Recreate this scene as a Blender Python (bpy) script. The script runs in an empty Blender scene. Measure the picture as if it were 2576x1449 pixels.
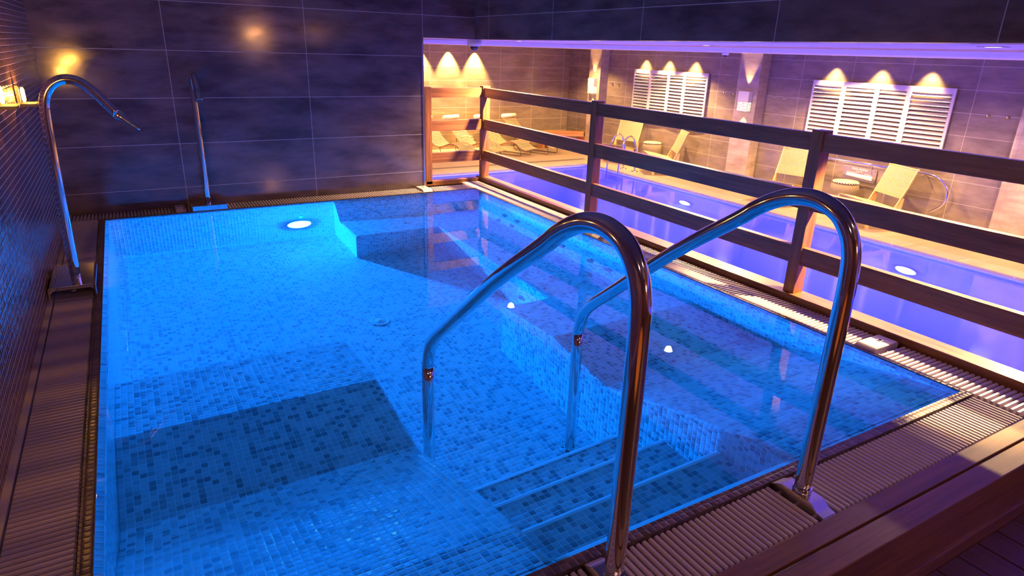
import bpy, bmesh, math, random
from mathutils import Vector, Matrix
random.seed(7)
SC = bpy.context.scene
COL = SC.collection
R = math.radians
# ---------------------------------------------------------------- camera
cam_d = bpy.data.cameras.new('camera'); cam = bpy.data.objects.new('camera', cam_d); COL.objects.link(cam)
yaw, pit, rol, FPX = R(30.61874), R(20.23151), R(-1.77537), 1627.137
fw = Vector((math.sin(yaw)*math.cos(pit), math.cos(yaw)*math.cos(pit), -math.sin(pit)))
rt = Vector((math.cos(yaw), -math.sin(yaw), 0)); dn = fw.cross(rt)
c_, s_ = math.cos(rol), math.sin(rol)
cx, cy = rt*c_ + dn*s_, dn*c_ - rt*s_
cam.matrix_world = Matrix(((cx.x, -cy.x, -fw.x, 0), (cx.y, -cy.y, -fw.y, 0), (cx.z, -cy.z, -fw.z, 1.55), (0, 0, 0, 1)))
cam_d.sensor_width = 36; cam_d.sensor_fit = 'HORIZONTAL'; cam_d.lens = 36*FPX/2576; cam_d.clip_start = 0.02; cam_d.clip_end = 200
SC.camera = cam
# ---------------------------------------------------------------- world, exposure, sampling options
w = bpy.data.worlds.new('world'); SC.world = w; w.use_nodes = True
w.node_tree.nodes['Background'].inputs[0].default_value = (0.30, 0.16, 0.55, 1)
w.node_tree.nodes['Background'].inputs[1].default_value = 0.06
vs = SC.view_settings; vs.view_transform = 'Standard'; vs.look = 'None'; vs.exposure = 0.0; vs.gamma = 1.0
cy_ = SC.cycles
cy_.use_denoising = True; cy_.max_bounces = 9; cy_.diffuse_bounces = 4; cy_.glossy_bounces = 4; cy_.transmission_bounces = 6; cy_.transparent_max_bounces = 8
cy_.sample_clamp_indirect = 3.0; cy_.sample_clamp_direct = 0.0; cy_.caustics_reflective = True; cy_.caustics_refractive = True; cy_.blur_glossy = 0.5
cy_.use_adaptive_sampling = True; cy_.adaptive_threshold = 0.02

def lamp(kind, loc, energy, color, parent=None, **kw):
    d = bpy.data.lights.new('lamp_light', kind); d.energy = energy; d.color = color
    tgt = kw.pop('tgt', None); cyc = kw.pop('caustic', False); soft = kw.pop('linear', False)
    for k, v in kw.items(): setattr(d, k, v)
    o = bpy.data.objects.new('lamp_light', d); COL.objects.link(o); o.location = loc
    if soft:
        d.use_nodes = True; nt = d.node_tree; em = nt.nodes['Emission']; fo = nt.nodes.new('ShaderNodeLightFalloff'); fo.inputs['Strength'].default_value = 1.0
        nt.links.new(fo.outputs['Linear'], em.inputs['Strength'])
    if tgt is not None:
        o.rotation_euler = (Vector(tgt) - Vector(loc)).to_track_quat('-Z', 'Y').to_euler()
    if parent is not None:
        o.parent = parent; o.matrix_parent_inverse = Matrix.Translation(-Vector(parent.location))
    return o
WARM = (1.0, 0.60, 0.22); AMBER = (1.0, 0.42, 0.06); TUB = (0.0, 0.205, 1.0); VIO = (0.065, 0.055, 1.0)

# ---------------------------------------------------------------- node helpers / materials
def mat(name):
    m = bpy.data.materials.new(name); m.use_nodes = True
    return m, m.node_tree, m.node_tree.nodes['Principled BSDF']
def N(nt, t, **kw):
    n = nt.nodes.new(t)
    for k, v in kw.items():
        if isinstance(k, str) and hasattr(n, k): setattr(n, k, v)
    return n
def M(nt, op, a, b=None, c=None):
    n = nt.nodes.new('ShaderNodeMath'); n.operation = op
    for i, v in enumerate((a, b, c)):
        if v is None: continue
        if isinstance(v, (int, float)): n.inputs[i].default_value = v
        else: nt.links.new(v, n.inputs[i])
    return n.outputs[0]
def mix(nt, f, a, b):
    n = nt.nodes.new('ShaderNodeMix'); n.data_type = 'RGBA'
    for s, v in ((0, f), (6, a), (7, b)):
        if isinstance(v, (int, float)): n.inputs[s].default_value = v
        elif isinstance(v, tuple): n.inputs[s].default_value = v + (1,) if len(v) == 3 else v
        else: nt.links.new(v, n.inputs[s])
    return n.outputs[2]
def plain(name, col, rough=0.5, metal=0.0, noise=0.0, nscale=20, bump=0.0, emit=None, es=0.0):
    m, nt, b = mat(name)
    b.inputs['Base Color'].default_value = col + (1,); b.inputs['Roughness'].default_value = rough; b.inputs['Metallic'].default_value = metal
    if emit: b.inputs['Emission Color'].default_value = emit + (1,); b.inputs['Emission Strength'].default_value = es
    if noise or bump:
        tc = N(nt, 'ShaderNodeTexCoord'); nz = N(nt, 'ShaderNodeTexNoise'); nz.inputs['Scale'].default_value = nscale; nz.inputs['Detail'].default_value = 5
        nt.links.new(tc.outputs['Object'], nz.inputs['Vector'])
        if noise:
            dk = tuple(c*(1-noise) for c in col); lt = tuple(min(1, c*(1+noise)) for c in col)
            nt.links.new(mix(nt, nz.outputs['Fac'], dk, lt), b.inputs['Base Color'])
        if bump:
            bp = N(nt, 'ShaderNodeBump'); bp.inputs['Strength'].default_value = bump; bp.inputs['Distance'].default_value = 0.01
            nt.links.new(nz.outputs['Fac'], bp.inputs['Height']); nt.links.new(bp.outputs[0], b.inputs['Normal'])
    return m
def grid(nt, pu, pv, ou=0.0, ov=0.0, jitter=0.0):
    uv = N(nt, 'ShaderNodeUVMap'); sp = N(nt, 'ShaderNodeSeparateXYZ'); nt.links.new(uv.outputs[0], sp.inputs[0])
    u = M(nt, 'DIVIDE', M(nt, 'SUBTRACT', sp.outputs[0], ou), pu); v = M(nt, 'DIVIDE', M(nt, 'SUBTRACT', sp.outputs[1], ov), pv)
    fu = M(nt, 'FRACT', u); fv = M(nt, 'FRACT', v)
    cu = M(nt, 'FLOOR', u); cv = M(nt, 'FLOOR', v)
    cb = N(nt, 'ShaderNodeCombineXYZ'); nt.links.new(cu, cb.inputs[0]); nt.links.new(cv, cb.inputs[1])
    wn = N(nt, 'ShaderNodeTexWhiteNoise'); wn.noise_dimensions = '2D'; nt.links.new(cb.outputs[0], wn.inputs['Vector'])
    du = M(nt, 'MULTIPLY', M(nt, 'MINIMUM', fu, M(nt, 'SUBTRACT', 1.0, fu)), pu)
    dv = M(nt, 'MULTIPLY', M(nt, 'MINIMUM', fv, M(nt, 'SUBTRACT', 1.0, fv)), pv)
    return uv, fu, fv, wn, du, dv
def mosaic(name, p, cols, grout, gw=0.0011, rough=0.13, tilt=0.25, pillow=1.0, sparkle=0.12, gcolf=1.0):
    """glass mosaic: cols = [(limit, colour)...] picked per tile; grout line half width gw; tiles pillowed and slightly tilted"""
    m, nt, b = mat(name)
    uv, fu, fv, wn, du, dv = grid(nt, p, p)
    sc = N(nt, 'ShaderNodeSeparateColor'); nt.links.new(wn.outputs['Color'], sc.inputs[0])
    col = None
    for i, (lim, c) in enumerate(cols):
        if col is None: col = N(nt, 'ShaderNodeRGB').outputs[0]; col.default_value = c + (1,)
        else: col = mix(nt, M(nt, 'GREATER_THAN', wn.outputs['Value'], cols[i-1][0]), col, c)
    d = M(nt, 'MINIMUM', du, dv)
    g = M(nt, 'LESS_THAN', d, gw)
    nt.links.new(mix(nt, g, col, grout), b.inputs['Base Color'])
    # pillow height
    e = M(nt, 'MINIMUM', M(nt, 'DIVIDE', d, p*0.28), 1.0)
    h = M(nt, 'MULTIPLY', M(nt, 'POWER', e, 0.5), pillow)
    t1 = M(nt, 'MULTIPLY', M(nt, 'SUBTRACT', sc.outputs[0], 0.5), fu); t2 = M(nt, 'MULTIPLY', M(nt, 'SUBTRACT', sc.outputs[1], 0.5), fv)
    h = M(nt, 'ADD', h, M(nt, 'MULTIPLY', M(nt, 'ADD', t1, t2), tilt*4))
    # crinkled iridescent tiles
    nz = N(nt, 'ShaderNodeTexNoise'); nz.inputs['Scale'].default_value = 7/p; nt.links.new(uv.outputs[0], nz.inputs['Vector'])
    sp_ = M(nt, 'LESS_THAN', sc.outputs[2], sparkle)
    h = M(nt, 'ADD', h, M(nt, 'MULTIPLY', M(nt, 'MULTIPLY', nz.outputs['Fac'], sp_), 0.7))
    bp = N(nt, 'ShaderNodeBump'); bp.inputs['Strength'].default_value = 0.6; bp.inputs['Distance'].default_value = 0.0032
    nt.links.new(h, bp.inputs['Height']); nt.links.new(bp.outputs[0], b.inputs['Normal'])
    nt.links.new(M(nt, 'ADD', rough, M(nt, 'MULTIPLY', g, 0.5)), b.inputs['Roughness'])
    b.inputs['IOR'].default_value = 1.55
    return m
def stone(name, pu, pv, ou, ov, c1, c2, grout, gw=0.0022, rough=0.16, half=0.0):
    """large glossy stone-look wall tiles"""
    m, nt, b = mat(name)
    uv, fu, fv, wn, du, dv = grid(nt, pu, pv, ou, ov)
    mp = N(nt, 'ShaderNodeMapping'); mp.inputs['Scale'].default_value = (1.1, 3.4, 1); nt.links.new(uv.outputs[0], mp.inputs[0])
    nz = N(nt, 'ShaderNodeTexNoise'); nz.inputs['Scale'].default_value = 1.7; nz.inputs['Detail'].default_value = 7; nz.inputs['Roughness'].default_value = 0.62
    nt.links.new(mp.outputs[0], nz.inputs['Vector'])
    f = M(nt, 'MULTIPLY', M(nt, 'SUBTRACT', nz.outputs['Fac'], 0.36), 3.4)
    f = M(nt, 'ADD', f, M(nt, 'MULTIPLY', M(nt, 'SUBTRACT', wn.outputs['Value'], 0.5), 0.35))
    cl = N(nt, 'ShaderNodeClamp'); nt.links.new(f, cl.inputs[0])
    col = mix(nt, cl.outputs[0], c1, c2)
    g = M(nt, 'LESS_THAN', M(nt, 'MINIMUM', du, dv), gw)
    nt.links.new(mix(nt, g, col, grout), b.inputs['Base Color'])
    r2 = M(nt, 'ADD', M(nt, 'ADD', rough, M(nt, 'MULTIPLY', cl.outputs[0], 0.07)), M(nt, 'MULTIPLY', g, 0.4))
    nt.links.new(r2, b.inputs['Roughness'])
    bp = N(nt, 'ShaderNodeBump'); bp.inputs['Strength'].default_value = 0.25; bp.inputs['Distance'].default_value = 0.002; bp.invert = True
    nt.links.new(g, bp.inputs['Height']); nt.links.new(bp.outputs[0], b.inputs['Normal'])
    return m
def wood(name, c1, c2, axis=0, rough=0.35, scale=1.0, bump=0.25, coat=0.0):
    m, nt, b = mat(name)
    tc = N(nt, 'ShaderNodeTexCoord'); mp = N(nt, 'ShaderNodeMapping')
    s = [22*scale]*3; s[axis] = 1.1*scale; mp.inputs['Scale'].default_value = s
    nt.links.new(tc.outputs['Object'], mp.inputs[0])
    nz = N(nt, 'ShaderNodeTexNoise'); nz.inputs['Scale'].default_value = 2.2; nz.inputs['Detail'].default_value = 8; nz.inputs['Roughness'].default_value = 0.6; nz.inputs['Distortion'].default_value = 0.6
    nt.links.new(mp.outputs[0], nz.inputs['Vector'])
    f = M(nt, 'MULTIPLY', M(nt, 'SUBTRACT', nz.outputs['Fac'], 0.3), 2.4)
    cl = N(nt, 'ShaderNodeClamp'); nt.links.new(f, cl.inputs[0])
    nt.links.new(mix(nt, cl.outputs[0], c1, c2), b.inputs['Base Color'])
    b.inputs['Roughness'].default_value = rough; b.inputs['Coat Weight'].default_value = coat; b.inputs['Coat Roughness'].default_value = 0.2
    bp = N(nt, 'ShaderNodeBump'); bp.inputs['Strength'].default_value = bump; bp.inputs['Distance'].default_value = 0.003
    nt.links.new(nz.outputs['Fac'], bp.inputs['Height']); nt.links.new(bp.outputs[0], b.inputs['Normal'])
    return m
def water(name, tint, rough=0.0):
    m, nt, b = mat(name); nt.nodes.remove(b); out = nt.nodes['Material Output']
    g = N(nt, 'ShaderNodeBsdfRefraction'); g.inputs['IOR'].default_value = 1.333; g.inputs['Roughness'].default_value = rough; g.inputs['Color'].default_value = tint + (1,)
    gl = N(nt, 'ShaderNodeBsdfGlossy'); gl.inputs['Roughness'].default_value = rough; gl.inputs['Color'].default_value = (1, 1, 1, 1)
    fr = N(nt, 'ShaderNodeFresnel'); fr.inputs[0].default_value = 1.333; mx = N(nt, 'ShaderNodeMixShader')
    nt.links.new(fr.outputs[0], mx.inputs[0]); nt.links.new(g.outputs[0], mx.inputs[1]); nt.links.new(gl.outputs[0], mx.inputs[2])
    nt.links.new(mx.outputs[0], out.inputs['Surface'])
    return m
def glow(name, col, s):
    m, nt, b = mat(name); nt.nodes.remove(b); e = N(nt, 'ShaderNodeEmission'); e.inputs[0].default_value = col + (1,); e.inputs[1].default_value = s
    nt.links.new(e.outputs[0], nt.nodes['Material Output'].inputs['Surface']); return m
MT = {}
MT['tub'] = mosaic('pool mosaic', 0.030, [(0.46, (0.62, 0.63, 0.65)), (0.66, (0.51, 0.53, 0.55)), (0.86, (0.37, 0.40, 0.43)), (1, (0.26, 0.28, 0.32))], (0.86, 0.86, 0.84), gw=0.0014, rough=0.10, tilt=0.4)
MT['nosing'] = plain('nosing highlight colour', (0.90, 0.92, 0.92), 0.3)  # paler than the tiles, paints lamplight catching the step edges
MT['wallmos'] = mosaic('brown wall mosaic', 0.038, [(0.5, (0.10, 0.034, 0.034)), (0.8, (0.14, 0.05, 0.045)), (1, (0.065, 0.022, 0.026))], (0.62, 0.46, 0.55), gw=0.0014, rough=0.16, tilt=0.5, sparkle=0.0)
MT['coping'] = mosaic('dark coping mosaic', 0.030, [(0.6, (0.10, 0.065, 0.07)), (1, (0.06, 0.04, 0.045))], (0.05, 0.04, 0.045), rough=0.33)
MT['backstone'] = stone('dark stone tile', 1.263, 0.4215, 0.414, 0.187, (0.062, 0.045, 0.055), (0.160, 0.120, 0.135), (0.50, 0.44, 0.50), rough=0.09)
MT['lintelstone'] = stone('dark stone tile over opening', 1.263, 0.4215, 6.72-1.263*6, 0.187+0.01, (0.062, 0.045, 0.055), (0.160, 0.120, 0.135), (0.50, 0.50, 0.60))
MT['farstone'] = stone('brown stone tile', 1.263, 0.4215, 9.08, 0.245, (0.17, 0.13, 0.10), (0.25, 0.19, 0.145), (0.46, 0.37, 0.30), gw=0.004)
MT['farstoneb'] = stone('brown stone tile end wall', 1.263, 0.4215, 9.75, 0.145, (0.22, 0.165, 0.10), (0.32, 0.24, 0.145), (0.55, 0.44, 0.30), gw=0.005, rough=0.12)
MT['farfloor'] = stone('beige deck tile', 1.2, 0.6, 0, 0.3, (0.22, 0.155, 0.105), (0.28, 0.20, 0.135), (0.16, 0.12, 0.08), gw=0.003, rough=0.4)
MT['farcoping'] = stone('pool coping tile', 1.0, 1.0, 0.35, 0.2, (0.24, 0.185, 0.145), (0.30, 0.23, 0.18), (0.45, 0.38, 0.32), gw=0.006, rough=0.35)
MT['farpool'] = plain('white pool lining', (0.74, 0.74, 0.82), 0.35)
MT['piertile'] = stone('wood look pier tile', 0.22, 1.1, 0.0, 0.35, (0.27, 0.20, 0.155), (0.42, 0.33, 0.26), (0.24, 0.18, 0.13), gw=0.002, rough=0.4)
MT['plaster'] = plain('white plaster ceiling', (0.86, 0.74, 0.64), 0.7)
MT['darkplaster'] = plain('dark ceiling', (0.11, 0.09, 0.10), 0.6)
MT['grate'] = plain('grey plastic grating', (0.36, 0.31, 0.41), 0.42, noise=0.06, nscale=60)
MT['gully'] = plain('dark gutter channel', (0.05, 0.04, 0.045), 0.5)
MT['chrome'] = plain('polished steel', (0.78, 0.77, 0.76), 0.07, 1.0)
MT['steel'] = plain('brushed steel', (0.62, 0.58, 0.54), 0.24, 1.0, bump=0.05, nscale=80)
MT['darkmetal'] = plain('dark nozzle metal', (0.10, 0.10, 0.11), 0.3, 1.0)
MT['rail'] = wood('railing hardwood', (0.10, 0.035, 0.018), (0.27, 0.115, 0.055), 1, 0.34)
MT['railx'] = wood('railing hardwood cross', (0.10, 0.035, 0.018), (0.27, 0.115, 0.055), 0, 0.34)
MT['railz'] = wood('railing hardwood post', (0.11, 0.038, 0.018), (0.30, 0.125, 0.055), 2, 0.34)
MT['step'] = wood('dark red hardwood', (0.075, 0.030, 0.017), (0.17, 0.072, 0.040), 0, 0.42, bump=0.15)
MT['deck'] = wood('dark decking', (0.035, 0.014, 0.009), (0.085, 0.034, 0.018), 1, 0.45)
MT['teak'] = wood('orange teak', (0.40, 0.15, 0.045), (0.62, 0.27, 0.09), 0, 0.45)
MT['pale'] = wood('pale slat wood', (0.40, 0.26, 0.13), (0.56, 0.39, 0.21), 0, 0.5)
MT['oak'] = wood('oak chair frame', (0.50, 0.27, 0.11), (0.68, 0.42, 0.18), 2, 0.45)
MT['white'] = plain('white painted wood', (0.60, 0.54, 0.52), 0.45)
MT['towel'] = plain('cream towel', (0.85, 0.78, 0.62), 0.9, bump=0.4, nscale=90)
MT['blackwire'] = plain('black steel wire', (0.05, 0.04, 0.035), 0.35, 0.6)
MT['camwhite'] = plain('white camera plastic', (0.80, 0.76, 0.80), 0.4)
MT['camdome'] = plain('black camera dome', (0.02, 0.02, 0.04), 0.05)
MT['sign'] = plain('grey plastic sign', (0.20, 0.16, 0.19), 0.2)
MT['signtext'] = plain('sign lettering', (0.85, 0.80, 0.78), 0.5)
MT['basket'] = plain('dark woven stool', (0.16, 0.12, 0.08), 0.8, noise=0.5, nscale=60, bump=0.8)
MT['pot'] = plain('glazed pot', (0.42, 0.33, 0.14), 0.3, noise=0.25, nscale=14)
MT['lensblue'] = glow('tub lamp lens', (0.25, 0.95, 1.0), 30)
MT['lensviolet'] = glow('pool lamp lens', (0.85, 0.75, 1.0), 14)
MT['bulb'] = glow('warm bulb', (1.0, 0.72, 0.36), 14)
MT['sconceglass'] = glow('sconce glass', (1.0, 0.72, 0.36), 4)
MT['amber'] = glow('amber bulb', (1.0, 0.45, 0.05), 45)
MT['water'] = water('tub water', (0.32, 0.88, 1.0))
MT['poolwater'] = water('pool water', (0.30, 0.50, 1.0), 0.10)
def weave(name):
    m, nt, b = mat(name)
    uv, fu, fv, wn, du, dv = grid(nt, 0.045, 0.030)
    u2 = M(nt, 'SINE', M(nt, 'MULTIPLY', fu, 6.283)); v2 = M(nt, 'SINE', M(nt, 'MULTIPLY', fv, 6.283))
    h = M(nt, 'MULTIPLY', u2, v2)
    f = M(nt, 'GREATER_THAN', h, 0.35)
    nt.links.new(mix(nt, f, (0.34, 0.27, 0.15), (0.06, 0.04, 0.02)), b.inputs['Base Color'])
    b.inputs['Roughness'].default_value = 0.7
    bp = N(nt, 'ShaderNodeBump'); bp.inputs['Strength'].default_value = 0.6; bp.inputs['Distance'].default_value = 0.006; bp.invert = True
    nt.links.new(h, bp.inputs['Height']); nt.links.new(bp.outputs[0], b.inputs['Normal'])
    return m
MT['weave'] = weave('woven cord')

# ---------------------------------------------------------------- mesh helpers
def uvbox(bm):
    uv = bm.loops.layers.uv.verify()
    for f in bm.faces:
        n = f.normal; a = max(range(3), key=lambda i: abs(n[i]))
        for l in f.loops:
            p = l.vert.co
            l[uv].uv = ((p.y, p.z), (p.x, p.z), (p.x, p.y))[a]
def box(bm, x0, x1, y0, y1, z0, z1):
    v = [bm.verts.new((x, y, z)) for z in (z0, z1) for y in (y0, y1) for x in (x0, x1)]
    for f in ((0, 2, 3, 1), (4, 5, 7, 6), (0, 1, 5, 4), (2, 6, 7, 3), (0, 4, 6, 2), (1, 3, 7, 5)): bm.faces.new([v[i] for i in f])
def cbox(bm, x0, x1, y0, y1, z0, z1, c=0.004):
    t = bmesh.new(); box(t, x0, x1, y0, y1, z0, z1)
    bmesh.ops.bevel(t, geom=t.edges[:], offset=c, segments=2, profile=0.6, affect='EDGES')
    join(bm, t)
def join(bm, t, mw=None):
    if mw is not None: bmesh.ops.transform(t, matrix=mw, verts=t.verts)
    me = bpy.data.meshes.new('tmp'); t.to_mesh(me); bm.from_mesh(me); bpy.data.meshes.remove(me); t.free()
def quad(bm, *ps):
    bm.faces.new([bm.verts.new(p) for p in ps])
def prism(bm, prof, axis, a, b):
    """prof: list of 2D points; extruded along axis from a to b. axis 0: (y,z) 1: (x,z) 2: (x,y)"""
    def P(p, t): return {0: (t, p[0], p[1]), 1: (p[0], t, p[1]), 2: (p[0], p[1], t)}[axis]
    A = [bm.verts.new(P(p, a)) for p in prof]; B = [bm.verts.new(P(p, b)) for p in prof]; n = len(prof)
    for i in range(n): bm.faces.new((A[i], A[(i+1) % n], B[(i+1) % n], B[i]))
    bm.faces.new(A[::-1]); bm.faces.new(B)
    bmesh.ops.recalc_face_normals(bm, faces=bm.faces)
def tube(bm, pts, r, seg=16, caps=True, rs=None):
    pts = [Vector(p) for p in pts]; n = len(pts); rings = []
    t0 = (pts[1]-pts[0]).normalized(); up = Vector((0, 0, 1)) if abs(t0.z) < 0.9 else Vector((0, 1, 0))
    nrm = (up - t0*up.dot(t0)).normalized()
    for i in range(n):
        t = ((pts[min(i+1, n-1)]-pts[i]).normalized() + (pts[i]-pts[max(i-1, 0)]).normalized()).normalized()
        nrm = (nrm - t*nrm.dot(t)).normalized(); bn = t.cross(nrm)
        rr = rs[i] if rs else r
        ra, rb = rr if isinstance(rr, tuple) else (rr, rr)
        rings.append([bm.verts.new(pts[i] + nrm*math.cos(2*math.pi*k/seg)*ra + bn*math.sin(2*math.pi*k/seg)*rb) for k in range(seg)])
    for i in range(n-1):
        for k in range(seg):
            f = bm.faces.new((rings[i][k], rings[i][(k+1) % seg], rings[i+1][(k+1) % seg], rings[i+1][k])); f.smooth = True
    if caps: bm.faces.new(rings[0][::-1]); bm.faces.new(rings[-1])
def lathe(bm, prof, c, ax='z', seg=24, smooth=True):
    c = Vector(c); B = {'z': (Vector((1, 0, 0)), Vector((0, 1, 0)), Vector((0, 0, 1))), 'x': (Vector((0, 1, 0)), Vector((0, 0, 1)), Vector((1, 0, 0))), 'y': (Vector((0, 0, 1)), Vector((1, 0, 0)), Vector((0, 1, 0)))}[ax] if isinstance(ax, str) else ax
    rings = []
    for r, h in prof:
        rings.append([bm.verts.new(c + B[0]*r*math.cos(2*math.pi*k/seg) + B[1]*r*math.sin(2*math.pi*k/seg) + B[2]*h) for k in range(seg)])
    for a, b in zip(rings, rings[1:]):
        for k in range(seg):
            f = bm.faces.new((a[k], a[(k+1) % seg], b[(k+1) % seg], b[k])); f.smooth = smooth
    bm.faces.new(rings[0][::-1]); bm.faces.new(rings[-1])
def frame_for(n):
    n = Vector(n).normalized(); a = Vector((0, 0, 1)) if abs(n.z) < 0.9 else Vector((0, 1, 0))
    u = (a - n*a.dot(n)).normalized(); return (u, n.cross(u), n)
def catmull(P, k=6):
    P = [Vector(p) for p in P]; out = []
    Q = [P[0]*2-P[1]] + P + [P[-1]*2-P[-2]]
    for i in range(1, len(Q)-2):
        a, b, c, d = Q[i-1:i+3]
        for j in range(k):
            t = j/k
            out.append(0.5*((2*b)+(c-a)*t+(2*a-5*b+4*c-d)*t*t+(3*b-a-3*c+d)*t**3))
    out.append(P[-1]); return out
def obj(name, bm, m, parent=None, label=None, kind=None, recalc=False, uv=True):
    bm.normal_update()
    if recalc: bmesh.ops.recalc_face_normals(bm, faces=bm.faces)
    if uv: uvbox(bm)
    me = bpy.data.meshes.new(name); bm.to_mesh(me); bm.free()
    for mm in (m if isinstance(m, list) else [m]): me.materials.append(MT[mm])
    o = bpy.data.objects.new(name, me); COL.objects.link(o)
    if parent is not None: o.parent = parent; o.matrix_parent_inverse = Matrix.Translation(-Vector(parent.location))
    if label: o['label'] = label
    if kind: o['kind'] = kind
    return o
def tag(o, label, cat, group=None, kind=None):
    o['label'] = label; o['category'] = cat
    if group: o['group'] = group
    if kind: o['kind'] = kind
    return o
def thing(name, label, cat, loc=(0, 0, 0), group=None):
    o = bpy.data.objects.new(name, None); COL.objects.link(o); o.location = loc; o.empty_display_size = 0.05
    return tag(o, label, cat, group)
def dup(root, loc, rotz=0.0, label=None, group=None):
    r = root.copy(); COL.objects.link(r); r.location = loc; r.rotation_euler = (0, 0, rotz)
    if label: r['label'] = label
    if group: r['group'] = group
    for ch in list(root.children):
        c = ch.copy(); COL.objects.link(c); c.parent = r
        for g in list(ch.children):
            d = g.copy(); COL.objects.link(d); d.parent = c
    return r
def struct(name, bm, m, recalc=False):
    return obj(name, bm, m, kind='structure', recalc=recalc)
BM = bmesh.new

# ================================================================ SETTING: spa room
WL, WB, LX, CZ = -0.585, 7.05, 3.58, 1.645
b = BM(); box(b, WL-0.2, WL, -3.2, WB, -0.30, 2.7); struct('wall_left', b, 'wallmos')
b = BM(); box(b, WL-0.2, 2.93, WB, WB+0.22, -0.30, 2.7); box(b, 2.93, LX+0.2, WB, WB+0.22, CZ, 2.7); struct('wall_back', b, 'backstone')
b = BM(); box(b, LX, LX+0.25, -3.2, WB, CZ, 2.7); struct('wall_right', b, 'lintelstone')
b = BM(); box(b, WL-0.2, LX+0.25, -3.2, WB+0.22, 2.7, 2.8); struct('ceiling', b, 'darkplaster')
b = BM(); box(b, WL-0.2, 4.1, -3.4, -3.2, -0.3, 2.7); struct('wall_front', b, 'step')
b = BM(); box(b, 2.925, 2.945, WB-0.004, WB+0.221, -0.02, CZ); struct('trim_1', b, 'steel')
# far room shell
FX, FY, FZ = 13.8, 19.8, -1.6
b = BM(); box(b, FX, FX+0.2, -4, FY+0.2, FZ-0.1, 1.9); struct('wall_far_right', b, 'farstone')
b = BM(); box(b, 2.7, FX, FY, FY+0.2, FZ-0.1, 1.9); struct('wall_far_back', b, 'farstoneb')
b = BM(); box(b, 2.7, 2.93, WB+0.22, FY, FZ-0.1, 1.9); struct('wall_far_left', b, 'farstone')
b = BM(); box(b, LX+0.25, FX, -4.2, -4.0, FZ-0.1, 1.9); struct('wall_far_front', b, 'farstone')
b = BM(); box(b, 5.25, FX+0.2, -4.2, FY+0.2, CZ-0.015, CZ+0.15); box(b, 2.93, 5.25, 7.6, FY, CZ-0.015, CZ+0.15); struct('ceiling_far', b, 'plaster')
b = BM(); box(b, LX+0.25, 5.25, -4.2, 7.6, CZ, CZ+0.15); box(b, 2.93, LX+0.25, WB+0.22, 7.6, CZ, CZ+0.15); struct('ceiling_soffit', b, 'plaster')
PX0, PX1, PY1, PW = 4.3, 11.85, 15.75, -1.665   # far pool
b = BM(); box(b, PX1+0.4, FX, -4, FY, FZ-0.1, FZ); box(b, 2.93, PX1+0.4, PY1+0.4, FY, FZ-0.1, FZ); struct('floor', b, 'farfloor')
# spa plinth: outer wall under the sill
b = BM(); box(b, 3.86, 3.98, -4, 7.34, FZ-1.6, -0.02); box(b, 2.93, 3.98, 7.27, 7.34, FZ-1.6, -0.02); struct('wall_plinth', b, 'farstone')

# piers with wood-look tile on the far right wall
for n, (y0, y1) in enumerate(((17.6, 18.2), (11.28, 11.94), (4.6, 5.59))):
    b = BM(); box(b, 13.48, FX, y0, y1, FZ, CZ-0.015); struct('trim_%d' % (n+2), b, 'piertile')

# ================================================================ FAR POOL
t = thing('swimming_pool', 'long swimming pool with glowing violet water beyond the wooden railing', 'swimming pool', (8, 6, -3.1))
b = BM()
quad(b, (PX0, -3.98, -3.1), (PX1, -3.98, -3.1), (PX1, PY1, -3.1), (PX0, PY1, -3.1))
quad(b, (PX1, -3.98, -3.1), (PX1, -3.98, -1.6), (PX1, PY1, -1.6), (PX1, PY1, -3.1))
quad(b, (PX0, PY1, -3.1), (PX1, PY1, -3.1), (PX1, PY1, -1.6), (PX0, PY1, -1.6))
quad(b, (PX0, PY1, -3.1), (PX0, PY1, -1.6), (PX0, -3.98, -1.6), (PX0, -3.98, -3.1))
quad(b, (PX0, -3.98, -3.1), (PX0, -3.98, -1.6), (PX1, -3.98, -1.6), (PX1, -3.98, -3.1))
obj('pool_basin', b, 'farpool', t)
b = BM(); cbox(b, PX1-0.03, PX1+0.14, -3.98, PY1-0.2, FZ-0.03, FZ+0.012, 0.008); cbox(b, PX1+0.16, PX1+0.4, -3.98, PY1+0.4, FZ-0.03, FZ+0.004, 0.003)
cbox(b, PX0-0.1, PX1-0.2, PY1-0.03, PY1+0.14, FZ-0.03, FZ+0.012, 0.008); cbox(b, PX0-0.1, PX1+0.16, PY1+0.16, PY1+0.4, FZ-0.03, FZ+0.004, 0.003)
prism(b, [(PX1-0.03-0.0, PY1-0.2), (PX1+0.14, PY1-0.2), (PX1+0.14, PY1+0.0), (PX1+0.0, PY1+0.14), (PX1-0.2, PY1+0.14), (PX1-0.2, PY1-0.03), (PX1-0.08, PY1-0.08)], 2, FZ-0.03, FZ+0.012)
cbox(b, PX0-0.30, PX0+0.03, -3.98, PY1+0.4, FZ-0.03, FZ+0.012, 0.006)
obj('coping', b, 'farcoping', t)
b = BM(); box(b, 4.35, PX1+0.4, PY1+0.7, PY1+0.82, FZ, FZ+0.006)
obj('drain_channel', b, 'gully', t)
b = BM(); quad(b, (PX0, -3.98, PW), (PX1, -3.98, PW), (PX1, PY1, PW), (PX0, PY1, PW))
o = obj('pool_water', b, 'poolwater'); tag(o, 'still violet blue water filling the long far pool', 'water')
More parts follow.
